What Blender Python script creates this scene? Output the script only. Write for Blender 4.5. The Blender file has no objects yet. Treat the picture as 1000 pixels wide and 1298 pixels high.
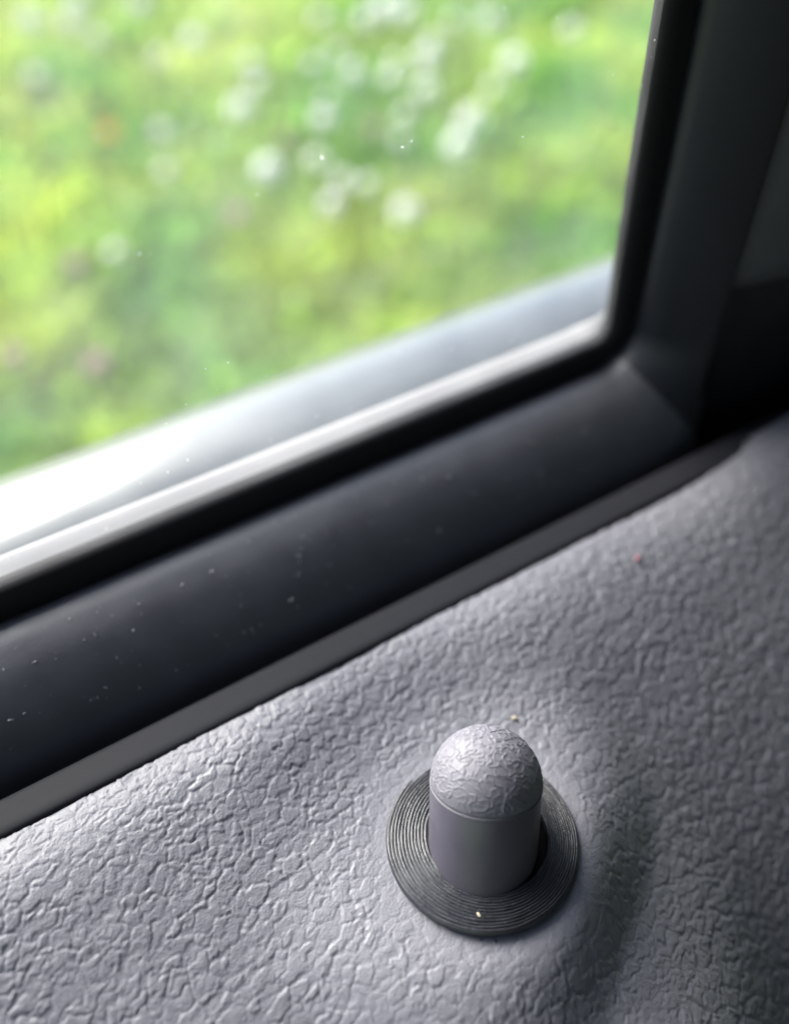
import bpy, math
import numpy as np
from mathutils import Matrix, Vector

# ------------------------------------------------------------------ camera, sky, sun, exposure
scn = bpy.context.scene
cam_d = bpy.data.cameras.new('camera')
cam = bpy.data.objects.new('camera', cam_d)
scn.collection.objects.link(cam)
cam.matrix_world = Matrix((
    (0.84679775, 0.38390396, -0.36817294, -0.03061376),
    (-0.52759761, 0.51819679, -0.67313658, -0.04177833),
    (-0.06763377, 0.7642577, 0.64135469, 0.09449735),
    (0, 0, 0, 1)))
cam_d.sensor_fit = 'HORIZONTAL'
cam_d.sensor_width = 36.0
cam_d.lens = 39.6
cam_d.clip_start = 0.005
cam_d.clip_end = 500.0
cam_d.dof.use_dof = True
cam_d.dof.focus_distance = 0.0985
cam_d.dof.aperture_fstop = 9.8
scn.camera = cam

SUN_DIR = Vector((-0.27, 0.75, 0.64)).normalized()          # towards the bright part of the sky
SUN_ELEV = math.asin(SUN_DIR.z)
world = bpy.data.worlds.new('World')
scn.world = world
world.use_nodes = True
wn = world.node_tree
bg = wn.nodes['Background']
sky = wn.nodes.new('ShaderNodeTexSky')
sky.sky_type = 'NISHITA'
sky.sun_disc = False
sky.sun_elevation = SUN_ELEV
sky.sun_rotation = math.atan2(SUN_DIR.x, SUN_DIR.y)
sky.air_density = 1.0
sky.dust_density = 3.0
wn.links.new(sky.outputs[0], bg.inputs[0])
bg.inputs[1].default_value = 0.055

sun_d = bpy.data.lights.new('sun', 'SUN')
sun = bpy.data.objects.new('sun', sun_d)
scn.collection.objects.link(sun)
sun_d.energy = 1.5
sun_d.angle = math.radians(46)
sun_d.color = (1.0, 0.97, 0.93)
sun.rotation_euler = (-SUN_DIR).to_track_quat('-Z', 'Y').to_euler()
sun.location = (-0.5, 1.5, 1.5)

scn.view_settings.view_transform = 'Standard'
scn.view_settings.look = 'None'
scn.view_settings.gamma = 1.0
scn.view_settings.use_curve_mapping = False
scn.view_settings.exposure = 3.35
scn.render.engine = 'CYCLES'
scn.cycles.use_denoising = True
scn.cycles.max_bounces = 8
scn.cycles.transparent_max_bounces = 16

# ------------------------------------------------------------------ helpers
rng = np.random.default_rng(7)
ORD = ['first', 'second', 'third', 'fourth', 'fifth', 'sixth', 'seventh', 'eighth', 'ninth', 'tenth', 'eleventh', 'twelfth', 'thirteenth', 'fourteenth', 'fifteenth', 'sixteenth', 'seventeenth', 'eighteenth', 'nineteenth', 'twentieth', 'twenty-first', 'twenty-second', 'twenty-third', 'twenty-fourth', 'twenty-fifth', 'twenty-sixth', 'twenty-seventh', 'twenty-eighth', 'twenty-ninth', 'thirtieth']
def link(o, parent=None):
    scn.collection.objects.link(o)
    if parent is not None:
        o.parent = parent
    return o

def tag(o, label=None, cat=None, group=None, kind=None):
    if label: o['label'] = label
    if cat: o['category'] = cat
    if group: o['group'] = group
    if kind: o['kind'] = kind
    return o

def empty(name, loc=(0, 0, 0)):
    e = bpy.data.objects.new(name, None)
    e.empty_display_size = 0.01
    e.location = loc
    return link(e)

def mesh_np(name, verts, faces, mat=None, parent=None, smooth=True, loc=(0, 0, 0)):
    """verts (n,3); faces: (m,4) or (m,3) array or list of arrays"""
    me = bpy.data.meshes.new(name)
    if not isinstance(faces, (list, tuple)):
        faces = [faces]
    faces = [np.asarray(f, dtype=np.int32) for f in faces if len(f)]
    nv = len(verts)
    me.vertices.add(nv)
    me.vertices.foreach_set('co', np.asarray(verts, dtype=np.float32).ravel())
    loops = np.concatenate([f.ravel() for f in faces])
    tot = np.concatenate([np.full(len(f), f.shape[1], dtype=np.int32) for f in faces])
    start = np.concatenate([[0], np.cumsum(tot)[:-1]]).astype(np.int32)
    me.loops.add(len(loops)); me.loops.foreach_set('vertex_index', loops)
    me.polygons.add(len(tot))
    me.polygons.foreach_set('loop_start', start)
    me.polygons.foreach_set('loop_total', tot)
    me.polygons.foreach_set('use_smooth', np.full(len(tot), smooth))
    me.update(calc_edges=True)
    me.validate()
    if mat: me.materials.append(mat)
    o = bpy.data.objects.new(name, me)
    o.location = loc
    return link(o, parent)

def grid_faces(nu, nv, wrap_u=False):
    """verts indexed [u*nv+v]"""
    iu = np.arange(nu if wrap_u else nu - 1)
    iv = np.arange(nv - 1)
    U, V = np.meshgrid(iu, iv, indexing='ij')
    U2 = (U + 1) % nu
    return np.stack([U * nv + V, U2 * nv + V, U2 * nv + V + 1, U * nv + V + 1], -1).reshape(-1, 4)

# hashing and noise ------------------------------------------------
def _hash(ix, iy, iz, seed):
    h = (ix.astype(np.int64) * 374761393 + iy.astype(np.int64) * 668265263 + iz.astype(np.int64) * 2147483647 + seed * 1274126177) & 0xffffffff
    h = ((h ^ (h >> 13)) * 1274126177) & 0xffffffff
    h = ((h ^ (h >> 16)) * 2246822519) & 0xffffffff
    return (h ^ (h >> 15)) & 0xffffffff

def noise2(x, y, seed=0):
    x0 = np.floor(x); y0 = np.floor(y)
    fx = x - x0; fy = y - y0
    u = fx * fx * fx * (fx * (fx * 6 - 15) + 10); v = fy * fy * fy * (fy * (fy * 6 - 15) + 10)
    z = np.zeros_like(x0)
    def g(i, j):
        a = _hash(x0 + i, y0 + j, z, seed) * (2 * math.pi / 4294967296.0)
        return np.cos(a) * (fx - i) + np.sin(a) * (fy - j)
    a = g(0, 0); b = g(1, 0); c = g(0, 1); d = g(1, 1)
    return (a + (b - a) * u + (c - a) * v + (a - b - c + d) * u * v) * 1.4

def fbm2(x, y, seed=0, octs=3, gain=0.5):
    s = 0; a = 1.0
    for k in range(octs):
        s = s + a * noise2(x * 2 ** k, y * 2 ** k, seed + k)
        a *= gain
    return s

def noise3(x, y, zz, seed=0):
    x0 = np.floor(x); y0 = np.floor(y); z0 = np.floor(zz)
    fx = x - x0; fy = y - y0; fz = zz - z0
    sm = lambda t: t * t * t * (t * (t * 6 - 15) + 10)
    u, v, w = sm(fx), sm(fy), sm(fz)
    def g(i, j, k):
        h = _hash(x0 + i, y0 + j, z0 + k, seed)
        a = (h & 0xffff) * (2 * math.pi / 65536); c = (h >> 16) / 32768.0 - 1
        s = np.sqrt(np.maximum(0, 1 - c * c))
        return s * np.cos(a) * (fx - i) + s * np.sin(a) * (fy - j) + c * (fz - k)
    r = 0
    for i in (0, 1):
        for j in (0, 1):
            for k in (0, 1):
                r = r + (u if i else 1 - u) * (v if j else 1 - v) * (w if k else 1 - w) * g(i, j, k)
    return r * 1.5

def voronoi(x, y, seed=0, jit=0.95):
    """F1, F2, random value of nearest cell"""
    x0 = np.floor(x); y0 = np.floor(y)
    f1 = np.full(x.shape, 9.0); f2 = np.full(x.shape, 9.0); rv = np.zeros(x.shape)
    z = np.zeros_like(x0)
    for i in (-1, 0, 1):
        for j in (-1, 0, 1):
            h = _hash(x0 + i, y0 + j, z, seed)
            px = x0 + i + 0.5 + jit * ((h & 0xffff) / 65536.0 - 0.5)
            py = y0 + j + 0.5 + jit * ((h >> 16) / 65536.0 - 0.5)
            d = np.hypot(px - x, py - y)
            near = d < f1
            f2 = np.where(near, f1, np.minimum(f2, d))
            rv = np.where(near, (h & 0xff) / 255.0, rv)
            f1 = np.where(near, d, f1)
    return f1, f2, rv

def sstep(a, b, x):
    t = np.clip((x - a) / (b - a), 0, 1)
    return t * t * (3 - 2 * t)

# materials --------------------------------------------------------
def material(name, base, rough=0.5, spec=0.5, metallic=0.0, var=0.0, var_scale=300.0, bump=0.0, bump_scale=2000.0, coat=0.0, sheen=0.0, rough_var=0.0):
    m = bpy.data.materials.new(name); m.use_nodes = True
    nt = m.node_tree; b = nt.nodes['Principled BSDF']
    b.inputs['Base Color'].default_value = (*base, 1)
    b.inputs['Roughness'].default_value = rough
    b.inputs['Specular IOR Level'].default_value = spec
    b.inputs['Metallic'].default_value = metallic
    b.inputs['Coat Weight'].default_value = coat
    b.inputs['Coat Roughness'].default_value = 0.14
    tc = nt.nodes.new('ShaderNodeTexCoord')
    if var > 0 or rough_var > 0:
        n = nt.nodes.new('ShaderNodeTexNoise'); n.inputs['Scale'].default_value = var_scale
        n.inputs['Detail'].default_value = 5; n.inputs['Roughness'].default_value = 0.65
        nt.links.new(tc.outputs['Object'], n.inputs['Vector'])
        if var > 0:
            mx = nt.nodes.new('ShaderNodeMix'); mx.data_type = 'RGBA'
            mx.inputs[6].default_value = (*[c * (1 - var) for c in base], 1)
            mx.inputs[7].default_value = (*[min(1, c * (1 + var)) for c in base], 1)
            nt.links.new(n.outputs[0], mx.inputs[0]); nt.links.new(mx.outputs[2], b.inputs['Base Color'])
        if rough_var > 0:
            mr = nt.nodes.new('ShaderNodeMapRange')
            mr.inputs[1].default_value = 0.3; mr.inputs[2].default_value = 0.7
            mr.inputs[3].default_value = max(0.02, rough - rough_var); mr.inputs[4].default_value = min(1, rough + rough_var)
            nt.links.new(n.outputs[0], mr.inputs[0]); nt.links.new(mr.outputs[0], b.inputs['Roughness'])
    if bump > 0:
        n2 = nt.nodes.new('ShaderNodeTexNoise'); n2.inputs['Scale'].default_value = bump_scale
        n2.inputs['Detail'].default_value = 4
        bp = nt.nodes.new('ShaderNodeBump'); bp.inputs['Strength'].default_value = bump; bp.inputs['Distance'].default_value = 0.0002
        nt.links.new(tc.outputs['Object'], n2.inputs['Vector'])
        nt.links.new(n2.outputs[0], bp.inputs['Height']); nt.links.new(bp.outputs[0], b.inputs['Normal'])
    return m

M = {}
M['panel'] = material('grained_plastic', (0.128, 0.126, 0.147), rough=0.52, spec=0.45, var=0.10, var_scale=500, bump=0.35, bump_scale=4200, rough_var=0.08)
M['strip'] = material('strip_plastic', (0.0090, 0.0093, 0.0125), rough=0.66, spec=0.14, var=0.08, var_scale=200, bump=0.06, bump_scale=4000)
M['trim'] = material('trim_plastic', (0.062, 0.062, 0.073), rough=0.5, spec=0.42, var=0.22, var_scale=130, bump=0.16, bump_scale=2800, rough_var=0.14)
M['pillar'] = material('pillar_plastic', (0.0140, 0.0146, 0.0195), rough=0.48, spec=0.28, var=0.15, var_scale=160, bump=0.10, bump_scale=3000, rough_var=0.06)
M['seal'] = material('black_rubber', (0.008, 0.008, 0.010), rough=0.7, spec=0.2, var=0.2, var_scale=250, bump=0.1, bump_scale=2500)
M['recess'] = material('hole_shade_black', (0.005, 0.005, 0.0065), rough=0.9, spec=0.04, var=0.2, var_scale=200)
M['paint'] = material('body_paint', (0.052, 0.057, 0.063), rough=0.4, spec=0.4, metallic=0.0, var=0.05, var_scale=400, coat=0.55)
M['lip'] = material('pale_weatherstrip', (0.255, 0.248, 0.255), rough=0.9, spec=0.1, var=0.10, var_scale=120, bump=0.2, bump_scale=700)
M['collar'] = material('collar_plastic', (0.022, 0.022, 0.027), rough=0.36, spec=0.5, var=0.25, var_scale=900, bump=0.2, bump_scale=4500, rough_var=0.1)
M['shaft'] = material('knob_shaft_plastic', (0.060, 0.054, 0.072), rough=0.36, spec=0.5, var=0.12, var_scale=420, bump=0.05, bump_scale=3800, rough_var=0.08)
M['cap'] = material('knob_cap_plastic', (0.112, 0.106, 0.126), rough=0.56, spec=0.42, var=0.08, var_scale=900, bump=0.12, bump_scale=6500, rough_var=0.06)
M['dust'] = material('dust', (0.20, 0.20, 0.215), rough=0.7)
M['crumb'] = material('crumb', (0.36, 0.31, 0.23), rough=0.6, var=0.3, var_scale=1500)
M['lint'] = material('red_lint', (0.35, 0.10, 0.13), rough=0.9)

M['glass_dust'] = material('glass_dust', (0.60, 0.62, 0.63), rough=0.8)
nt = M['glass_dust'].node_tree; b = nt.nodes['Principled BSDF']; out = nt.nodes['Material Output']
tl = nt.nodes.new('ShaderNodeBsdfTranslucent'); tl.inputs[0].default_value = (0.55, 0.57, 0.58, 1)
mx = nt.nodes.new('ShaderNodeMixShader'); mx.inputs[0].default_value = 0.8
nt.links.new(b.outputs[0], mx.inputs[1]); nt.links.new(tl.outputs[0], mx.inputs[2]); nt.links.new(mx.outputs[0], out.inputs[0])

# thin dusty window glass
g = bpy.data.materials.new('window_glass'); g.use_nodes = True
nt = g.node_tree; nt.nodes.clear()
out = nt.nodes.new('ShaderNodeOutputMaterial')
tr = nt.nodes.new('ShaderNodeBsdfTransparent'); tr.inputs[0].default_value = (0.955, 0.975, 0.965, 1)
gl = nt.nodes.new('ShaderNodeBsdfGlossy'); gl.inputs['Roughness'].default_value = 0.02
lw = nt.nodes.new('ShaderNodeLayerWeight'); lw.inputs[0].default_value = 0.5
pw = nt.nodes.new('ShaderNodeMath'); pw.operation = 'POWER'; pw.inputs[1].default_value = 5.0
fr = nt.nodes.new('ShaderNodeMath'); fr.operation = 'MULTIPLY_ADD'; fr.inputs[1].default_value = 0.9; fr.inputs[2].default_value = 0.035
nt.links.new(lw.outputs['Facing'], pw.inputs[0]); nt.links.new(pw.outputs[0], fr.inputs[0])
mixr = nt.nodes.new('ShaderNodeMixShader')
df = nt.nodes.new('ShaderNodeBsdfTranslucent'); df.inputs[0].default_value = (0.85, 0.88, 0.92, 1)
tc = nt.nodes.new('ShaderNodeTexCoord')
nz = nt.nodes.new('ShaderNodeTexNoise'); nz.inputs['Scale'].default_value = 90; nz.inputs['Detail'].default_value = 6
mr = nt.nodes.new('ShaderNodeMapRange'); mr.inputs[1].default_value = 0.3; mr.inputs[2].default_value = 0.75
mr.inputs[3].default_value = 0.005; mr.inputs[4].default_value = 0.022
mixd = nt.nodes.new('ShaderNodeMixShader')
L = nt.links.new
L(tc.outputs['Object'], nz.inputs['Vector']); L(nz.outputs[0], mr.inputs[0]); L(mr.outputs[0], mixd.inputs[0])
L(fr.outputs[0], mixr.inputs[0]); L(tr.outputs[0], mixr.inputs[1]); L(gl.outputs[0], mixr.inputs[2])
L(mixr.outputs[0], mixd.inputs[1]); L(df.outputs[0], mixd.inputs[2]); L(mixd.outputs[0], out.inputs[0])
M['glass'] = g

def attr_leaf_material(name, rough=0.5, transl=0.35):
    m = bpy.data.materials.new(name); m.use_nodes = True
    nt = m.node_tree; b = nt.nodes['Principled BSDF']; out = nt.nodes['Material Output']
    at = nt.nodes.new('ShaderNodeAttribute'); at.attribute_name = 'tint'
    b.inputs['Roughness'].default_value = rough
    b.inputs['Specular IOR Level'].default_value = 0.25
    nt.links.new(at.outputs['Color'], b.inputs['Base Color'])
    tl = nt.nodes.new('ShaderNodeBsdfTranslucent')
    nt.links.new(at.outputs['Color'], tl.inputs[0])
    mx = nt.nodes.new('ShaderNodeMixShader'); mx.inputs[0].default_value = transl
    nt.links.new(b.outputs[0], mx.inputs[1]); nt.links.new(tl.outputs[0], mx.inputs[2]); nt.links.new(mx.outputs[0], out.inputs[0])
    return m

# ------------------------------------------------------------------ ground outside
def ground_z(x, y):
    b = np.clip(y, 0.4, 9.0) - 0.4
    return -0.55 + 0.16 * b + 0.012 * noise2(np.asarray(x) * 2.3, np.asarray(y) * 2.3, 91)

xs = np.concatenate([np.linspace(-200, -6, 12), np.linspace(-4, 8, 120), np.linspace(10, 200, 12)])
ys = np.concatenate([np.linspace(-200, -3, 10), np.linspace(-1, 9.5, 120), np.linspace(12, 250, 14)])
X, Y = np.meshgrid(xs, ys, indexing='ij')
V = np.stack([X, Y, ground_z(X, Y)], -1).reshape(-1, 3)
gm = bpy.data.materials.new('lawn_soil'); gm.use_nodes = True
nt = gm.node_tree; b = nt.nodes['Principled BSDF']; b.inputs['Roughness'].default_value = 0.95
tc = nt.nodes.new('ShaderNodeTexCoord'); n1 = nt.nodes.new('ShaderNodeTexNoise'); n1.inputs['Scale'].default_value = 6; n1.inputs['Detail'].default_value = 8
rp = nt.nodes.new('ShaderNodeValToRGB')
rp.color_ramp.elements[0].position = 0.35; rp.color_ramp.elements[0].color = (0.07, 0.12, 0.025, 1)
rp.color_ramp.elements[1].position = 0.68; rp.color_ramp.elements[1].color = (0.20, 0.27, 0.05, 1)
nt.links.new(tc.outputs['Object'], n1.inputs['Vector']); nt.links.new(n1.outputs[0], rp.inputs[0]); nt.links.new(rp.outputs[0], b.inputs['Base Color'])
lawn = mesh_np('lawn_ground', V, grid_faces(len(xs), len(ys)), gm)
tag(lawn, kind='structure')

# tints of the lawn: patches of fresh, deep, yellowish and dry growth
def lawn_tint(x, y, seed=0):
    n = len(x)
    a = fbm2(x * 3.1, y * 3.1, 11 + seed, 3) * 0.9
    c = fbm2(x * 6.0, y * 6.0, 31 + seed, 2) * 0.8
    fresh = np.array([0.320, 0.440, 0.070]); deep = np.array([0.110, 0.310, 0.035]); yel = np.array([0.500, 0.580, 0.060]); dry = np.array([0.640, 0.620, 0.300])
    w_deep = sstep(0.0, 0.45, a)[:, None]; w_yel = sstep(0.0, 0.5, -a)[:, None]
    w_dry = (sstep(0.15, 0.6, c) * sstep(1.2, 2.3, y + 0.25 * rng.standard_normal(n) - 0.35 * (x - 0.4)))[:, None]
    col = fresh * (1 - w_deep) + deep * w_deep
    col = col * (1 - 0.8 * w_yel) + yel * 0.8 * w_yel
    col = col * (1 - 0.75 * w_dry) + dry * 0.75 * w_dry
    e = fbm2(x * 15, y * 15, 61 + seed, 2)
    col = col * (1 + 0.75 * e)[:, None].clip(0.35, 1.9)
    w_b = sstep(0.15, 0.5, fbm2(x * 9, y * 9, 71 + seed, 2))[:, None] * 0.6
    col = col * (1 - w_b) + np.array([0.26, 0.44, 0.09]) * w_b
    # one deep green patch, a yellow one and a small dark olive one
    pd = np.exp(-(((x - 0.74) / 0.30) ** 2 + ((y - 1.38) / 0.22) ** 2))[:, None] * 0.6
    col = col * (1 - pd) + deep * pd
    py_ = np.exp(-(((x - 0.52) / 0.13) ** 2 + ((y - 1.00) / 0.10) ** 2))[:, None] * 0.8
    col = col * (1 - py_) + yel * py_
    po_ = np.exp(-(((x - 0.47) / 0.09) ** 2 + ((y - 0.93) / 0.07) ** 2))[:, None] * 0.8
    col = col * (1 - po_) + np.array([0.15, 0.24, 0.03]) * po_
    return col * (0.6 + 0.8 * rng.random((n, 1)))

def field_points(n):
    """points of the lawn the window looks out on, with a wide margin, denser near the car"""
    r = 0.55 + 3.4 * rng.random(n) ** 1.25
    a = np.radians(-30 + 125 * rng.random(n))          # from straight out towards +X
    return r * np.sin(a) , 0.22 + r * np.cos(a)

def set_tint(o, per_vert):
    at = o.data.attributes.new('tint', 'FLOAT_COLOR', 'POINT')
    at.data.foreach_set('color', np.concatenate([per_vert, np.ones((len(per_vert), 1))], 1).astype(np.float32).ravel())

N = 150000
gx, gy = field_points(N)
gz = ground_z(gx, gy) - 0.003
hgt = 0.035 + 0.06 * rng.random(N) ** 1.5 * (0.8 + 0.6 * (noise2(gx * 2.5, gy * 2.5, 55)))
az = rng.random(N) * 2 * math.pi
wid = 0.0022 + 0.0022 * rng.random(N)
lean = 0.25 + 0.9 * rng.random(N)
dx, dy = np.cos(az), np.sin(az)
px, py = -dy, dx
P0 = np.stack([gx, gy, gz], -1); D = np.stack([dx, dy, 0 * dx], -1); S = np.stack([px, py, 0 * px], -1) * wid[:, None]
Zu = np.array([0, 0, 1.0])
mid = P0 + D * (hgt * lean * 0.25)[:, None] + Zu * (hgt * 0.62)[:, None]
tip = P0 + D * (hgt * lean * 0.85)[:, None] + Zu * (hgt * (1.05 - 0.25 * lean))[:, None]
V = np.stack([P0 - S, P0 + S, mid + S * 0.8, mid - S * 0.8, tip], 1).reshape(-1, 3)
i = np.arange(N)[:, None] * 5
F4 = i + np.array([[0, 1, 2, 3]]); F3 = i + np.array([[3, 2, 4]])
grass = mesh_np('grass', V, [F4, F3], attr_leaf_material('grass_blade', 0.6, 0.6), smooth=False)
set_tint(grass, np.repeat(lawn_tint(gx, gy), 5, 0))
tag(grass, 'sunlit green lawn grass seen out of focus beyond the glass', 'grass', kind='stuff')

# low clover leaves in the sward (uncountable ground cover)
N = 14000
gx, gy = field_points(N)
gz = ground_z(gx, gy) + 0.02 + 0.03 * rng.random(N)
rad = 0.006 + 0.008 * rng.random(N)
tilt = 0.5 * rng.standard_normal((N, 2))
ang = np.linspace(0, 2 * math.pi, 7)[:-1]
ca, sa = np.cos(ang), np.sin(ang)
Vx = gx[:, None] + rad[:, None] * ca; Vy = gy[:, None] + rad[:, None] * sa
Vz = gz[:, None] + rad[:, None] * (ca * tilt[:, :1] + sa * tilt[:, 1:]) + 0.0 * ca
V = np.stack([Vx, Vy, Vz], -1).reshape(-1, 3)
F = np.arange(N * 6).reshape(N, 6)
leaves = mesh_np('clover_leaves', V, F, attr_leaf_material('clover_leaf', 0.5, 0.5), smooth=False)
set_tint(leaves, np.repeat(lawn_tint(gx, gy, 3) * np.array([0.8, 1.0, 0.9]), 6, 0))
tag(leaves, 'low round clover leaves spread through the blurred lawn', 'ground cover', kind='stuff')

# flowers ------------------------------------------------------------
def flower_mesh(name, petals, radius, mat):
    vs, fs = [], []
    ga = math.pi * (3 - math.sqrt(5))
    for k in range(petals):
        t = (k + 0.5) / petals
        ph = math.acos(1 - 1.55 * t); th = k * ga
        d = np.array([math.sin(ph) * math.cos(th), math.sin(ph) * math.sin(th), math.cos(ph)])
        s = np.cross(d, [0.3, 0.2, 1.0]); s /= np.linalg.norm(s)
        u = np.cross(s, d)
        base = d * radius * 0.25; mid_ = d * radius * 0.75; tip_ = d * radius * (0.95 + 0.1 * ((k * 7) % 5) / 5)
        w = radius * 0.36
        i0 = len(vs)
        vs += [base, mid_ - s * w + u * w * 0.3, mid_ + s * w + u * w * 0.3, tip_ - u * w * 0.5, mid_ - u * w * 0.6]
        fs += [[i0, i0 + 4, i0 + 1], [i0, i0 + 2, i0 + 4], [i0 + 4, i0 + 3, i0 + 1], [i0 + 4, i0 + 2, i0 + 3], [i0, i0 + 1, i0 + 2], [i0 + 1, i0 + 3, i0 + 2]]
    return np.array(vs), np.array(fs)

def stem_geo(h, r=0.0011, seg=6, n=5):
    vs = []
    for k in range(n):
        t = k / (n - 1)
        for q in range(seg):
            a = 2 * math.pi * q / seg
            vs.append([r * math.cos(a) + 0.006 * math.sin(t * 2.2), r * math.sin(a) + 0.003 * t * t, -h * (1 - t)])
    fs = [[k * seg + q, k * seg + (q + 1) % seg, (k + 1) * seg + (q + 1) % seg, (k + 1) * seg + q] for k in range(n - 1) for q in range(seg)]
    vs = np.array(vs); vs[:, :2] -= vs[-seg:, :2].mean(0)
    return vs, np.array(fs)

M['white_petal'] = material('white_petal', (0.84, 0.83, 0.78), rough=0.6, var=0.05, var_scale=300)
M['yellow_petal'] = material('yellow_petal', (0.80, 0.45, 0.02), rough=0.6, var=0.1, var_scale=300)
M['pink_petal'] = material('pink_petal', (0.55, 0.36, 0.36), rough=0.6, var=0.1, var_scale=300)
M['stem'] = material('stem_green', (0.10, 0.20, 0.05), rough=0.6, var=0.15, var_scale=80)
for nm in ('white_petal', 'yellow_petal', 'pink_petal'):
    nt = M[nm].node_tree; b = nt.nodes['Principled BSDF']; out = nt.nodes['Material Output']
    tl = nt.nodes.new('ShaderNodeBsdfTranslucent'); tl.inputs[0].default_value = {'white_petal': (0.95, 0.95, 0.90, 1), 'yellow_petal': (0.90, 0.50, 0.03, 1), 'pink_petal': (0.62, 0.42, 0.42, 1)}[nm]
    mx = nt.nodes.new('ShaderNodeMixShader'); mx.inputs[0].default_value = 0.5
    nt.links.new(b.outputs[0], mx.inputs[1]); nt.links.new(tl.outputs[0], mx.inputs[2]); nt.links.new(mx.outputs[0], out.inputs[0])
fm, fs_ = flower_mesh('head', 46, 0.0145, None)
sv, sf = stem_geo(0.075)
protos = {}
def flower(kind, x, y, scale, label, cat, group=None):
    z = float(ground_z(np.array([x]), np.array([y]))[0])
    root = empty(kind, (x, y, z))
    tag(root, label, cat, group)
    if kind not in protos:
        mat = M[{'glint_flower': 'white_petal', 'yellow_flower': 'yellow_petal', 'pink_clover_flower': 'pink_petal'}[kind]]
        h = mesh_np('flower_head', fm, fs_, mat, root, smooth=False, loc=(0, 0, 0.075))
        s = mesh_np('stem', sv, sf, M['stem'], root, loc=(0, 0, 0.075))
        protos[kind] = (h, s)
    else:
        for p in protos[kind]:
            link(p.copy(), root)
    root.scale = (scale, scale, 1.0)
    ch = [c for c in root.children if c.name.startswith('flower_head')][0]
    ch.scale = (1, 1, scale)
    root.rotation_euler = (0, 0, float(rng.random() * 6.28))
    return root

white_spots = [(0.371, 2.016, 1.4), (0.432, 1.957, 1.2), (0.482, 2.058, 1.3), (0.215, 1.123, 0.7), (0.586, 1.974, 1.2), (0.407, 1.429, 0.9), (0.608, 1.765, 1.1),
               (0.549, 1.433, 1.3), (0.623, 1.522, 0.9), (0.495, 1.224, 1.25), (0.573, 1.209, 1.05), (0.648, 1.325, 1.0), (0.528, 1.087, 0.85), (0.575, 1.135, 0.95),
               (0.802, 1.49, 1.3), (0.962, 1.704, 1.3), (0.6, 1.107, 0.85), (1.031, 1.74, 1.6), (0.851, 1.434, 1.2), (1.05, 1.692, 1.4), (0.609, 1.014, 1.15),
               (0.967, 1.496, 1.2), (0.87, 1.352, 1.1), (0.789, 1.14, 1.2), (0.845, 1.196, 1.0), (0.874, 1.214, 1.35), (1.187, 1.591, 1.2), (1.084, 1.374, 1.35), (1.291, 1.452, 1.2)]
white_spots += [(0.76, 1.56, 0.85), (0.83, 1.60, 0.8), (0.90, 1.50, 0.85), (0.70, 1.40, 0.8), (0.78, 1.28, 0.8), (0.93, 1.44, 0.85), (1.02, 1.55, 0.9), (0.88, 1.75, 0.95),
                (0.66, 1.62, 0.8), (1.12, 1.62, 0.9), (0.72, 1.20, 0.75), (0.98, 1.30, 0.8), (0.52, 1.72, 0.85), (0.45, 1.86, 0.9), (0.30, 1.75, 0.8), (0.36, 1.30, 0.7)]
UNITS = ['', 'first', 'second', 'third', 'fourth', 'fifth', 'sixth', 'seventh', 'eighth', 'ninth']
ORD += ['thirty-' + u for u in UNITS[1:]] + ['fortieth'] + ['forty-' + u for u in UNITS[1:]]
def seen_x(p):                                         # left to right order as seen through the window
    q = cam.matrix_world.inverted() @ Vector((p[0], p[1], float(ground_z(np.array([p[0]]), np.array([p[1]]))[0]) + 0.075))
    return q.x / -q.z
white_spots.sort(key=seen_x)
for k, (x, y, s) in enumerate(white_spots):  # white flower heads stand in for glints off the lawn leaves
    flower('glint_flower', x, y, s * 1.12, 'white flower head standing in for a glint, %s from the left among the pale blurred discs outside' % ORD[k], 'flower', 'white flower heads standing in for glints in the lawn')
flower('yellow_flower', 0.335, 1.470, 1.15, 'single yellow flower blurred to an orange disc at upper left', 'flower')
for k, (x, y, s) in enumerate([(0.036, 0.959, 0.95), (0.115, 0.904, 1.0), (0.162, 1.116, 0.95), (0.4, 1.135, 0.95), (0.561, 1.293, 0.9), (0.707, 1.258, 1.0)]):
    flower('pink_clover_flower', x, y, s, 'dull pink clover head, %s from the left of the faint brownish discs outside' % ORD[k], 'flower', 'fading pink clover flowers in the lawn')

# ------------------------------------------------------------------ the car door
door = empty('car_door', (0, 0, 0))
tag(door, 'dark grey car door with grained panel, black window surround and outer shoulder', 'car door')

def catmull(pts, n):
    p = np.asarray(pts, float)
    p = np.vstack([2 * p[0] - p[1], p, 2 * p[-1] - p[-2]])
    outp = []
    for k in range(1, len(p) - 2):
        for t in np.linspace(0, 1, n, endpoint=False):
            a, b_, c, d = p[k - 1], p[k], p[k + 1], p[k + 2]
            outp.append(0.5 * (2 * b_ + (c - a) * t + (2 * a - 5 * b_ + 4 * c - d) * t * t + (3 * b_ - a - 3 * c + d) * t ** 3))
    outp.append(p[-2])
    return np.array(outp)

def extrude_x(name, prof, xs, mat, parent, smooth=True, dev=None):
    prof = np.asarray(prof); xs = np.asarray(xs)
    V = np.zeros((len(xs), len(prof), 3))
    V[..., 0] = xs[:, None]; V[..., 1] = prof[None, :, 0]; V[..., 2] = prof[None, :, 1]
    if dev is not None:
        V = dev(V)
    return mesh_np(name, V.reshape(-1, 3), grid_faces(len(xs), len(prof)), mat, parent, smooth)

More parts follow.
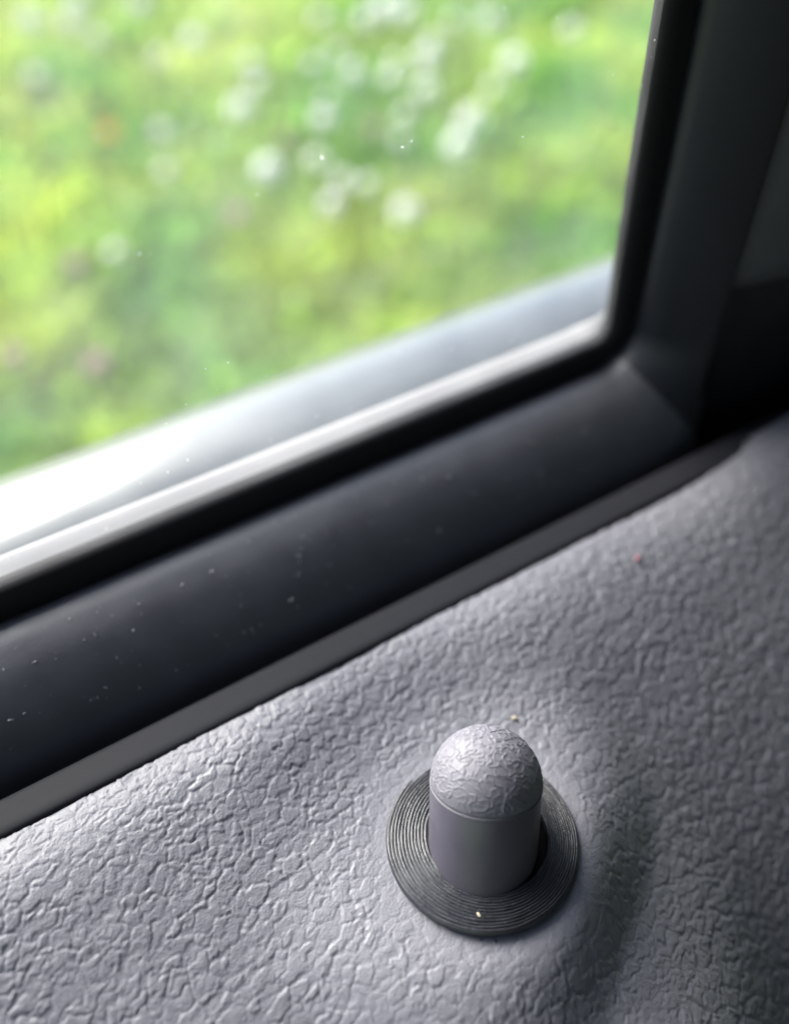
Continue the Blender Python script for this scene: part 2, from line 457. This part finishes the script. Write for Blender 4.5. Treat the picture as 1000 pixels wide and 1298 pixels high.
# painted outer shoulder of the door, outside the glass
sh = catmull([(0.0588, 0.0050), (0.0593, 0.0140), (0.0608, 0.0172), (0.0642, 0.0187), (0.0690, 0.0194), (0.0735, 0.0193), (0.0785, 0.0183), (0.0845, 0.0157),
              (0.0905, 0.0120), (0.0945, 0.0060), (0.0970, -0.0040), (0.0985, -0.0300), (0.1000, -0.1000), (0.0960, -0.2500)], 8)
extrude_x('door_skin', sh, np.linspace(-0.35, 0.30, 90), M['paint'], door)

extrude_x('lower_panel', catmull([(-0.0600, -0.0640), (-0.0620, -0.0900), (-0.0600, -0.2300), (-0.0400, -0.2480), (0.0200, -0.2500), (0.0980, -0.2480)], 6), np.linspace(-0.35, 0.30, 8), M['trim'], door)  # unseen lower door, put in to stop lawn light from below

for xe in (-0.205, 0.232):                              # plates added to stop lawn light entering the door ends
    pv = np.array([(xe + dx_, y_, z_) for dx_ in (0, 0.001) for (y_, z_) in ((-0.058, -0.246), (0.097, -0.246), (0.099, -0.03), (0.094, 0.004), (0.040, 0.004), (0.020, -0.006), (-0.02, -0.022), (-0.058, -0.07))])
    pf = [list(range(8)), list(range(15, 7, -1))] + [[k, k + 8, (k + 1) % 8 + 8, (k + 1) % 8] for k in range(8)]
    me = bpy.data.meshes.new('end_light_block'); me.from_pydata([tuple(v) for v in pv], [], pf); me.materials.append(M['trim'])
    link(bpy.data.objects.new('end_light_block', me), door)

# sweep round the window opening ------------------------------------
T = math.radians(12)
G0 = np.array([0, 0.050, 0.0215])
E1 = np.array([1.0, 0, 0]); E2 = np.array([0, -math.sin(T), math.cos(T)]); NIN = np.array([0, -math.cos(T), -math.sin(T)])
CORNER_X = 0.0635
PDIR = np.array([-7.6, 53.2]); PDIR = PDIR / np.linalg.norm(PDIR)
PN = np.array([PDIR[1], -PDIR[0]])                       # outward normal of the pillar edge
RF = 0.0034
k_ = (1 - PN[0] * 0 - PN[1] * -1)                        # fillet centre: distance RF inside both edges
cy_ = RF
cx_ = CORNER_X + (-RF - PN[1] * cy_) / PN[0]
FC = np.array([cx_, cy_])
def stations(n_arc=24, xmin=-0.22, top=0.16, nb=60, npil=40):
    """list of (base, normal, t) ; t 0 on the belt, 1 on the pillar"""
    st = []
    for x in np.linspace(xmin, cx_, nb):
        st.append((np.array([x, 0.0]), np.array([0.0, -1.0]), 0.0))
    a0, a1 = -math.pi / 2, math.atan2(PN[1], PN[0])
    for q in np.linspace(0, 1, n_arc)[1:]:
        a = a0 + (a1 - a0) * q
        nn = np.array([math.cos(a), math.sin(a)])
        st.append((FC + RF * nn, nn, q))
    p0 = FC + RF * PN
    for q in np.linspace(0, 1, npil)[1:]:
        st.append((p0 + PDIR * top * q, PN, 1.0))
    return st
ST = stations()
def sweep(name, prof, mat, parent, smooth=True, shape=None, sts=None):
    """prof: (o, h) pairs, o away from the glass, h towards the cabin"""
    sts = sts or ST
    V = []
    for (bse, nn, t) in sts:
        pr = prof if shape is None else shape(np.asarray(prof), t)
        pr = np.asarray(pr)
        p2 = bse[None, :] + pr[:, :1] * nn[None, :]
        V.append(G0 + p2[:, :1] * E1 + p2[:, 1:] * E2 + pr[:, 1:] * NIN)
    V = np.array(V)
    return mesh_np(name, V.reshape(-1, 3), grid_faces(len(sts), V.shape[1]), mat, parent, smooth)
def to_oh(yz):
    d = np.array([0, yz[0], yz[1]]) - G0
    return (-(d @ E2), d @ NIN)

# pale weatherstrip outside the pane, thin along the pillar
lip_yz = [(0.0548, 0.0130), (0.0536, 0.0170), (0.0533, 0.0188), (0.0537, 0.0195), (0.0552, 0.0204), (0.0568, 0.0212), (0.0578, 0.0214), (0.0583, 0.0205), (0.0586, 0.0150)]
lip = catmull([to_oh(p) for p in lip_yz], 5)
def lip_shape(p, t):
    q = p.copy()
    s = 1 - 0.75 * sstep(0.15, 1.0, np.array(t))
    q[:, 1] = -0.0035 + (q[:, 1] + 0.0035) * s
    q[:, 0] = q[:, 0] + 0.0004 * sstep(0.1, 1.0, np.array(t))
    return q
sweep('outer_weatherstrip', lip, M['lip'], door, shape=lip_shape)

# black rubber seal: lip against the glass, then a channel face
seal = [(0.006, -0.0030), (0.0005, -0.0030), (-0.0002, -0.0026), (-0.0004, -0.0018), (-0.0002, -0.0008), (0.0003, -0.0002), (0.0012, 0.0002), (0.0022, 0.0003), (0.0032, 0.0004), (0.0040, 0.0004), (0.0060, -0.0002)]
sweep('window_seal', catmull(seal, 4), M['seal'], door)

# rounded inner trim running along the belt and up the pillar
roll_yz = [(0.0505, 0.0174), (0.0489, 0.0178), (0.0478, 0.0178), (0.0458, 0.0172), (0.0432, 0.0155), (0.0406, 0.0128), (0.0386, 0.0100), (0.0372, 0.0072), (0.0363, 0.0040), (0.0358, 0.0000), (0.0358, -0.0060)]
roll = catmull([to_oh(p) for p in roll_yz], 5)
def roll_shape(p, t):
    q = p.copy()
    t = float(sstep(0.0, 1.0, np.array(t)))
    ex = np.maximum(q[:, 0] - 0.0112, 0)                # on the pillar the trim turns back into the body after its crest
    po = np.minimum(q[:, 0], 0.0112) * 0.94 + 0.12 * ex
    phh = np.where(q[:, 1] > 0, q[:, 1] * 0.74, q[:, 1]) - 0.7 * ex
    q[:, 0] = q[:, 0] * (1 - t) + po * t
    q[:, 1] = q[:, 1] * (1 - t) + phh * t
    return q
NB = 60 + 9
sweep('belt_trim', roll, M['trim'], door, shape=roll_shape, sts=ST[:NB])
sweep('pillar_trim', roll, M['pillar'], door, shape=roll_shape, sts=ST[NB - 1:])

# flank of the pillar beyond the trim: rounded cover that ends above the belt, with a black recess under it
def pillar_pt(al, o, h):
    p2 = FC + RF * PN + PDIR * al + PN * o
    return G0 + p2[0] * E1 + p2[1] * E2 + h * NIN
o_end, h_end = roll[-1]
prof = catmull([(0.0098, 0.0020), (0.0102, 0.0080), (0.0125, 0.0108), (0.0190, 0.0136), (0.0320, 0.0160), (0.0520, 0.0155), (0.0900, 0.0060)], 6)
als = list(np.linspace(0.150, 0.015, 30)) + [0.0120, 0.0092, 0.0070, 0.0056, 0.0048, 0.0046]
hs = [0.0] * 30 + [0.0002, 0.0008, 0.0020, 0.0040, 0.0070, 0.0120]
V = np.array([[pillar_pt(al, o, h - dh) for (o, h) in prof] for al, dh in zip(als, hs)])
mesh_np('pillar_cover', V.reshape(-1, 3), grid_faces(len(als), len(prof)), M['trim'], door)  # lighter plastic than the pillar paints in the highlight here
prof = catmull([(0.0098, 0.0070), (0.0125, 0.0090), (0.0180, 0.0102), (0.0300, 0.0108), (0.0900, 0.0080), (0.2500, 0.0040), (0.8500, 0.0040)], 4)  # far end added out of view to block light from the side
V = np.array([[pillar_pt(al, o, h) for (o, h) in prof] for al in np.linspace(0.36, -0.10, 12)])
mesh_np('recess_block_panel', V.reshape(-1, 3), grid_faces(12, len(prof)), M['pillar'], door)

# flat strip between trim and grained panel
strip = catmull([(0.0338, 0.0035), (0.0335, 0.0060), (0.0329, 0.0073), (0.0319, 0.0077), (0.0300, 0.0077), (0.0287, 0.0076), (0.0280, 0.0073), (0.0277, 0.0066), (0.0280, 0.0055), (0.0290, 0.0040)], 5)
extrude_x('edge_strip', strip, np.linspace(-0.22, 0.24, 60), M['strip'], door)

# grained panel --------------------------------------------------------
mmx = np.concatenate([np.linspace(-200, -64, 14), np.arange(-62, 106, 0.15), np.linspace(108, 230, 14)])
mmv = np.concatenate([np.arange(30.4, -36, -0.15), np.linspace(-37, -60, 10)])
X, Yv = np.meshgrid(mmx, mmv, indexing='ij')
ctrl_y = np.array([-60, -48, -40, -32, -24, -17, -11, -6, -1, 4, 9, 14, 18, 21.5, 24.5, 27.5, 30.5])
ctrl_z = np.array([-66, -38, -25, -16.5, -10.4, -6.3, -3.6, -1.75, -0.25, 1.05, 2.45, 4.05, 5.45, 6.55, 7.15, 7.25, 6.7])
tck = catmull(np.stack([ctrl_y, ctrl_z], -1), 12)
Zp = np.interp(Yv, tck[:, 0], tck[:, 1])
# the panel turns down a little more on the far side of the knob, and lifts again towards the pillar
Zp += -4.0 * np.log1p(np.exp(-(Yv - 17) / 4.0)) * 0.14 * (1 - sstep(-28, -8, X))
Zp += -5.0 * np.log1p(np.exp(-(Yv - 16) / 5.0)) * (0.46 * sstep(4, 36, X) + 0.12 * sstep(5, 60, X))
Zp += 3.0 * sstep(58, 105, X) * sstep(-5, 25, Yv)
Zp += 0.18 * fbm2(X / 22, Yv / 16, 5, 2)
# level boss round the knob, falling away on the cabin side
r = np.hypot(X - 0.2, Yv - 0.3)
th = np.arctan2(Yv - 0.3, X - 0.2)
w = np.exp(-((np.angle(np.exp(1j * (th - math.radians(-58))))) / math.radians(55)) ** 2)
boss = 1 - sstep(10.4, 31.0 - 13.0 * w, r)
Zp = Zp * (1 - boss) + (0.15 + 0.11 * (Yv - 0.3)) * boss
Zp -= 2.3 * sstep(12.0, 18.0, r) * w * (1 - sstep(18, 34, r))

def grain(x, y):
    wx = 0.60 * noise2(x / 1.5, y / 1.5, 41) + 0.22 * noise2(x / 0.6, y / 0.6, 43)
    wy = 0.60 * noise2(x / 1.5, y / 1.5, 42) + 0.22 * noise2(x / 0.6, y / 0.6, 44)
    gx, gy = (x + wx) * 1.12, (y + wy) * 1.12
    ca, sa = math.cos(math.radians(10)), math.sin(math.radians(10))
    gx, gy = gx * ca + gy * sa, -gx * sa + gy * ca
    jag = noise2(x / 0.45, y / 0.45, 66)
    f1, f2, rv = voronoi(gx / 4.6, gy / 2.6, 3)
    big = sstep(0.05, 0.22, f2 - f1 + 0.05 * jag)
    wv = 0.05 * noise2(x / 2.6, y / 2.6, 67)
    f1, f2, rs = voronoi(gx / 1.85 + 3.1, gy / 1.35, 9)
    isl = sstep(0.10, 0.23, f2 - f1 + 0.09 * jag + wv) * sstep(0.08, 0.30, rs)
    f1, f2, rt = voronoi(gx / 1.00 + 7.7, gy / 0.80 + 2.2, 29)
    tiny = sstep(0.08, 0.22, f2 - f1 + 0.08 * jag + wv) * sstep(0.25, 0.5, rt)
    fine = noise2(x / 0.36, y / 0.36, 71)
    f1, f2, rq = voronoi(gx / 2.5 + 1.7, gy / 1.7, 19)
    peb = sstep(0.02, 0.34, f2 - f1 + 0.05 * jag) * (0.6 + 0.4 * rq)
    coarse = sstep(10, 40, x - 0.55 * y)              # larger, softer pebbles towards the far right
    f1, f2, ru = voronoi(gx / 2.55 + 5.3, gy / 1.75 + 1.1, 39)
    plate = sstep(0.06, 0.17, f2 - f1 + 0.08 * jag + 0.6 * wv) * (0.45 + 0.55 * sstep(0.1, 0.5, ru))
    wl = sstep(-0.25, 0.25, noise2(x / 7.5, y / 6.0, 93) + 0.35 - (y + 0.25 * x) / 26.0)   # patches of broad plates among the small ones
    small_l = isl * (0.052 + 0.022 * rs + 0.026 * tiny) + 0.030 * tiny * (1 - isl) * big
    large_l = plate * (0.066 + 0.012 * ru) + 0.022 * isl * plate + 0.016 * tiny * (1 - plate)
    left = 0.034 * big + small_l * (1 - wl) + large_l * wl + 0.005 * fine
    right = 0.070 * big + 0.072 * peb + 0.030 * isl + 0.014 * tiny + 0.004 * fine
    return left * (1 - coarse) + right * coarse
G = np.zeros_like(X)
inside = (np.abs(X - 22) < 86) & (Yv > -37)
G[inside] = grain(X[inside], Yv[inside])
amp = 1.0 - 0.65 * (1 - sstep(11.5, 16.0, r + 1.2 * noise2(X / 3, Yv / 3, 12)))
G = G * amp * (1.35 + 0.3 * noise2(X / 11, Yv / 9, 88))
# displace along the macro normal
gzx = np.gradient(Zp, mmx, axis=0); gzy = np.gradient(Zp, mmv, axis=1)
nl = np.sqrt(gzx ** 2 + gzy ** 2 + 1)
V = np.stack([X - gzx / nl * G, Yv - gzy / nl * G, Zp + G / nl - 0.15], -1).reshape(-1, 3) * 0.001
# leave the hole under the collar open
keep = (r > 8.4).reshape(-1)
F = grid_faces(len(mmx), len(mmv))[:, ::-1]
F = F[keep[F].all(1)]
used = np.zeros(len(V), bool); used[F.ravel()] = True
remap = np.cumsum(used) - 1
panel = mesh_np('grained_panel', V[used], remap[F], M['panel'], door)

# ------------------------------------------------------------------ added unseen cabin shell, closed overhead, opposite and below to shade the door
rp_ = catmull([(0.000, 0.400), (-0.030, 0.425), (-0.150, 0.445), (-0.500, 0.460), (-0.900, 0.455), (-1.180, 0.425), (-1.290, 0.330), (-1.340, 0.100), (-1.340, -0.250), (-1.250, -0.380), (-0.600, -0.400), (-0.080, -0.400)], 5)
cn_ = np.array([-0.65, 0.03]); of_ = rp_ - cn_; of_ = of_ / np.linalg.norm(of_, axis=1)[:, None]
rp_ = np.vstack([rp_, rp_[::-1] + 0.03 * of_[::-1]])
def close_shell_end(V):                                        # added shell end, closed to keep lawn light off the trim
    c = np.array([0.0, -0.65, 0.03])
    for k, f_ in ((-3, 0.93), (-2, 0.6), (-1, 0.02)):
        for ax in (1, 2):
            V[k, :, ax] = c[ax] + (V[k, :, ax] - c[ax]) * f_
    return V
shade_shell = extrude_x('cabin_shade_shell', rp_, np.concatenate([np.linspace(-0.9, 0.94, 12), [0.97, 0.99, 1.0]]), material('shade_shell_grey', (0.05, 0.05, 0.053), rough=0.9, var=0.05, var_scale=60), None, dev=close_shell_end)
tag(shade_shell, kind='structure')

# ------------------------------------------------------------------ window glass (slides in its own channel)
def pane():
    pts = []
    for (bse, nn, t) in stations(n_arc=10, nb=2, npil=2, xmin=-0.22, top=0.155):
        pts.append(bse + nn * 0.004)
    top = pts[-1]
    pts.append(np.array([-0.22, top[1]]))
    n = len(pts)
    V = []
    for h in (-0.0012, -0.0026):
        for p in pts:
            V.append(G0 + p[0] * E1 + p[1] * E2 + h * NIN)
    me = bpy.data.meshes.new('window_glass')
    faces = [list(range(n)), list(range(2 * n - 1, n - 1, -1))] + [[k, (k + 1) % n + 0, (k + 1) % n + n, k + n][::-1] for k in range(n)]
    me.from_pydata([tuple(v) for v in V], [], faces); me.materials.append(M['glass'])
    o = bpy.data.objects.new('window_glass', me); link(o)
    return o
pane_o = pane()
tag(pane_o, 'clear dusty side window pane with rounded lower corner above the door panel', 'window')

# ------------------------------------------------------------------ collar
NS = 420
ang = np.linspace(0, 2 * math.pi, NS, endpoint=False)
r0, r1 = 6.88, 11.05
prof = [(6.66, 0.10), (6.66, 0.30), (6.68, 0.50), (6.72, 0.74), (6.80, 0.95)]
nr = 12
for k in range(nr):
    a = r0 + 0.12 + (r1 - r0 - 0.2) * k / nr
    b_ = r0 + 0.12 + (r1 - r0 - 0.2) * (k + 1) / nr
    for q, hh in ((0.0, -0.13), (0.16, -0.03), (0.36, 0.07), (0.62, 0.08), (0.86, 0.0)):
        rr = a + (b_ - a) * q
        s = (rr - r0) / (r1 - r0)
        prof.append((rr, 1.05 - 0.55 * s - 0.50 * s * s + hh))
prof += [(11.03, -0.08), (11.10, -0.25), (11.08, -0.60), (10.8, -1.2)]
prof = np.array(prof)
A_, K_ = np.meshgrid(ang, np.arange(len(prof)), indexing='ij')
RR = prof[K_, 0]; ZZ = prof[K_, 1]
body = (K_ > 4)
RR = RR + body * (0.035 * noise3(np.cos(A_) * 5, np.sin(A_) * 5, K_ / 5.0, 3) + 0.012 * noise3(np.cos(A_) * 22, np.sin(A_) * 22, K_ / 3.0, 4))
ZZ = ZZ + body * (0.08 * noise3(np.cos(A_) * 4, np.sin(A_) * 4, K_ / 4.0, 8) + 0.030 * noise3(np.cos(A_) * 26, np.sin(A_) * 30, K_ / 2.5, 9))
ecc = np.clip((11.0 - RR) / 4.3, 0, 1)            # the hole sits a little off centre
V = np.stack([RR * np.cos(A_) + 0.45 * ecc, RR * np.sin(A_) - 0.70 * ecc, ZZ], -1).reshape(-1, 3) * 0.001
collar = mesh_np('knob_collar', V, grid_faces(NS, len(prof), True)[:, ::-1], M['collar'], None, loc=(0.0005, 0.0011, 0.0007))
collar.rotation_euler = (0.035, 0.02, 0)
sl = np.array([(4.0, -9.0), (6.70, -9.0), (6.70, -2.0), (6.70, 0.35)])
A_, K_ = np.meshgrid(ang, np.arange(len(sl)), indexing='ij')
V = np.stack([sl[K_, 0] * np.cos(A_) + 0.45, sl[K_, 0] * np.sin(A_) - 0.70, sl[K_, 1]], -1).reshape(-1, 3) * 0.001
mesh_np('hole_shade_sleeve', V, grid_faces(NS, len(sl), True)[:, ::-1], M['recess'], collar)  # added black lining paints the shade inside the collar hole
tag(collar, 'black round collar with fine concentric ridges around the lock knob', 'collar')

# ------------------------------------------------------------------ lock knob
AX = Vector((0.2330, 0.2460, 0.9400)).normalized()
knob = empty('lock_knob', (-0.00007, 0.00006, 0.0010))
knob.rotation_euler = Vector((0, 0, 1)).rotation_difference(AX).to_euler()
tag(knob, 'grey plastic door lock knob with grained domed cap standing in the collar', 'lock knob')
KR = 6.22; LS = 8.55
NS = 300
ang = np.linspace(0, 2 * math.pi, NS, endpoint=False)
prof = np.array([(KR * 0.99, -16.0), (KR * 1.005, -8.0), (KR * 1.0, 0.0), (KR, 4.0), (KR, LS - 0.25), (KR - 0.03, LS - 0.12), (KR - 0.10, LS - 0.03), (KR - 0.5, LS), (0.01, LS)])
A_, K_ = np.meshgrid(ang, np.arange(len(prof)), indexing='ij')
V = np.stack([prof[K_, 0] * np.cos(A_), prof[K_, 0] * np.sin(A_), prof[K_, 1]], -1).reshape(-1, 3) * 0.001
mesh_np('shaft', V, grid_faces(NS, len(prof), True)[:, ::-1], M['shaft'], knob)
# domed cap with its moulded vermicular grain
NP = 190
ph = np.concatenate([[0.0], np.linspace(0.002, math.pi / 2, NP)])
NA = 620
ang = np.linspace(0, 2 * math.pi, NA, endpoint=False)
A_, P_ = np.meshgrid(ang, ph, indexing='ij')
dxn, dyn, dzn = np.sin(P_) * np.cos(A_), np.sin(P_) * np.sin(A_), np.cos(P_)
RC = KR - 0.02
ux, uy, uz = dxn * RC, dyn * RC, dzn * RC
rx = ux * 0.80 + uy * -0.60; ry = ux * 0.60 + uy * 0.80
rx = rx + 0.30 * noise3(ux / 0.6, uy / 0.6, uz / 0.6, 20); ry = ry + 0.30 * noise3(ux / 0.6, uy / 0.6, uz / 0.6, 21)
na = noise3(rx / 1.75, ry / 0.95, uz / 1.3, 14)
nb = noise3(rx / 1.25 + 9, ry / 0.72, uz / 1.0, 15)
ridge = np.maximum(np.exp(-(na / 0.062) ** 2), 0.75 * np.exp(-(nb / 0.060) ** 2) * sstep(0.05, 0.2, np.abs(na)))
fade = 1 - sstep(math.radians(83), math.radians(88.5), P_)
hgt_ = (0.090 * ridge + 0.006 * noise3(ux / 0.35, uy / 0.35, uz / 0.35, 17)) * fade
base_r = RC - 0.10 * sstep(math.radians(86.5), math.radians(90), P_)
rr = base_r + hgt_
V = np.stack([dxn * rr, dyn * rr, dzn * rr + LS + 0.02], -1).reshape(-1, 3) * 0.001
mesh_np('cap', V, grid_faces(NA, len(ph), True), M['cap'], knob)
# moulded parting line at the foot of the cap
tor = []
for a in np.linspace(0, 2 * math.pi, 200, endpoint=False):
    for q in np.linspace(0, 2 * math.pi, 8, endpoint=False):
        rr_ = KR - 0.035 + 0.09 * math.cos(q)
        tor.append((rr_ * math.cos(a), rr_ * math.sin(a), LS - 0.02 + 0.10 * math.sin(q)))
tor = np.array(tor) * 0.001
F = []
for k in range(200):
    for q in range(8):
        F.append((k * 8 + q, ((k + 1) % 200) * 8 + q, ((k + 1) % 200) * 8 + (q + 1) % 8, k * 8 + (q + 1) % 8))
mesh_np('parting_rim', tor, np.array(F), M['cap'], knob)

# ------------------------------------------------------------------ dust, crumbs, lint
def flakes(name, pts, nrms, sizes, mat, label, parent=None):
    vs, fs = [], []
    for p, nrm, s in zip(pts, nrms, sizes):
        nrm = nrm / np.linalg.norm(nrm)
        t = np.cross(nrm, rng.standard_normal(3)); t /= np.linalg.norm(t); b2 = np.cross(nrm, t)
        i0 = len(vs)
        el = 1 + 2.4 * rng.random() ** 3
        for q in range(5):
            a = 2 * math.pi * q / 5; rr_ = s * (0.6 + 0.5 * rng.random())
            vs.append(p + t * rr_ * el * math.cos(a) + b2 * rr_ * math.sin(a) - nrm * s * 0.2)
        vs.append(p + nrm * s * 0.7)
        fs += [[i0 + q, i0 + (q + 1) % 5, i0 + 5] for q in range(5)]
    o = mesh_np(name, np.array(vs), np.array(fs), mat, parent, smooth=False)
    return tag(o, label, 'dust', kind='stuff')
pts, nr_, sz = [], [], []
for k in range(260):
    x = -0.075 + 0.15 * rng.random()
    q = rng.integers(12, len(roll) - 18)
    o_, h_ = roll[q]
    p = G0 + E1 * x - E2 * o_ + NIN * h_
    pts.append(p); nr_.append(np.array([0, -0.7, 0.7])); sz.append(0.00007 + 0.00016 * rng.random() ** 2.5)
flakes('trim_dust', pts, nr_, sz, M['dust'], 'pale dust specks scattered on the black belt trim')
pts, nr_, sz = [], [], []
for k in range(300):
    p2 = np.array([-0.06 + 0.125 * rng.random(), 0.002 + 0.075 * rng.random()])
    pts.append(G0 + p2[0] * E1 + p2[1] * E2 - 0.00118 * NIN); nr_.append(NIN); sz.append(0.00003 + 0.00008 * rng.random() ** 3)
flakes('glass_dust', pts, nr_, sz, M['glass_dust'], 'tiny white dust specks clinging to the window glass')
top = panel.data
co = np.zeros(len(top.vertices) * 3, np.float32); top.vertices.foreach_get('co', co); co = co.reshape(-1, 3)
sel = co[(np.abs(co[:, 0]) < 0.05) & (co[:, 1] > -0.03)]
sel = sel[rng.integers(0, len(sel), 130)]
flakes('panel_dust', list(sel), [np.array([0, 0, 1.0])] * len(sel), list(0.00003 + 0.00008 * rng.random(len(sel)) ** 3), M['dust'], 'fine dust specks lying on the grained door panel')

def crumb(name, p, size, mat, label, cat, elong=1.7, rot=0.5):
    vs, fs = [], []
    nlat, nlon = 7, 10
    for a in range(nlat + 1):
        for c in range(nlon):
            t, f_ = math.pi * a / nlat, 2 * math.pi * c / nlon
            d = np.array([math.sin(t) * math.cos(f_), math.sin(t) * math.sin(f_), math.cos(t)])
            rr_ = size * (0.85 + 0.3 * float(noise3(*[np.array([v * 1.7 + 5]) for v in d], 33)[0]) * 1.5)
            vs.append(d * rr_ * np.array([elong, 0.8, 0.7]))
    for a in range(nlat):
        for c in range(nlon):
            fs.append((a * nlon + c, (a + 1) * nlon + c, (a + 1) * nlon + (c + 1) % nlon, a * nlon + (c + 1) % nlon))
    o = mesh_np(name, np.array(vs), np.array(fs), mat, None, loc=p)
    o.rotation_euler = (0, 0, rot)
    return tag(o, label, cat)
crumb('crumb', (-0.0053, -0.0063, 0.00120), 0.00020, M['crumb'], 'tiny cream crumb on the black ridged collar', 'crumb', 2.0, 1.6)
crumb('crumb', (0.0133, 0.0114, 0.00175), 0.00034, M['crumb'], 'cream crumb on the grained panel just behind the knob cap', 'crumb', 1.5, 2.2)
crumb('lint', (0.0433, 0.0211, 0.0060), 0.00035, M['lint'], 'tiny reddish bit of lint on the panel below the edge strip', 'lint', 1.6, 0.4)
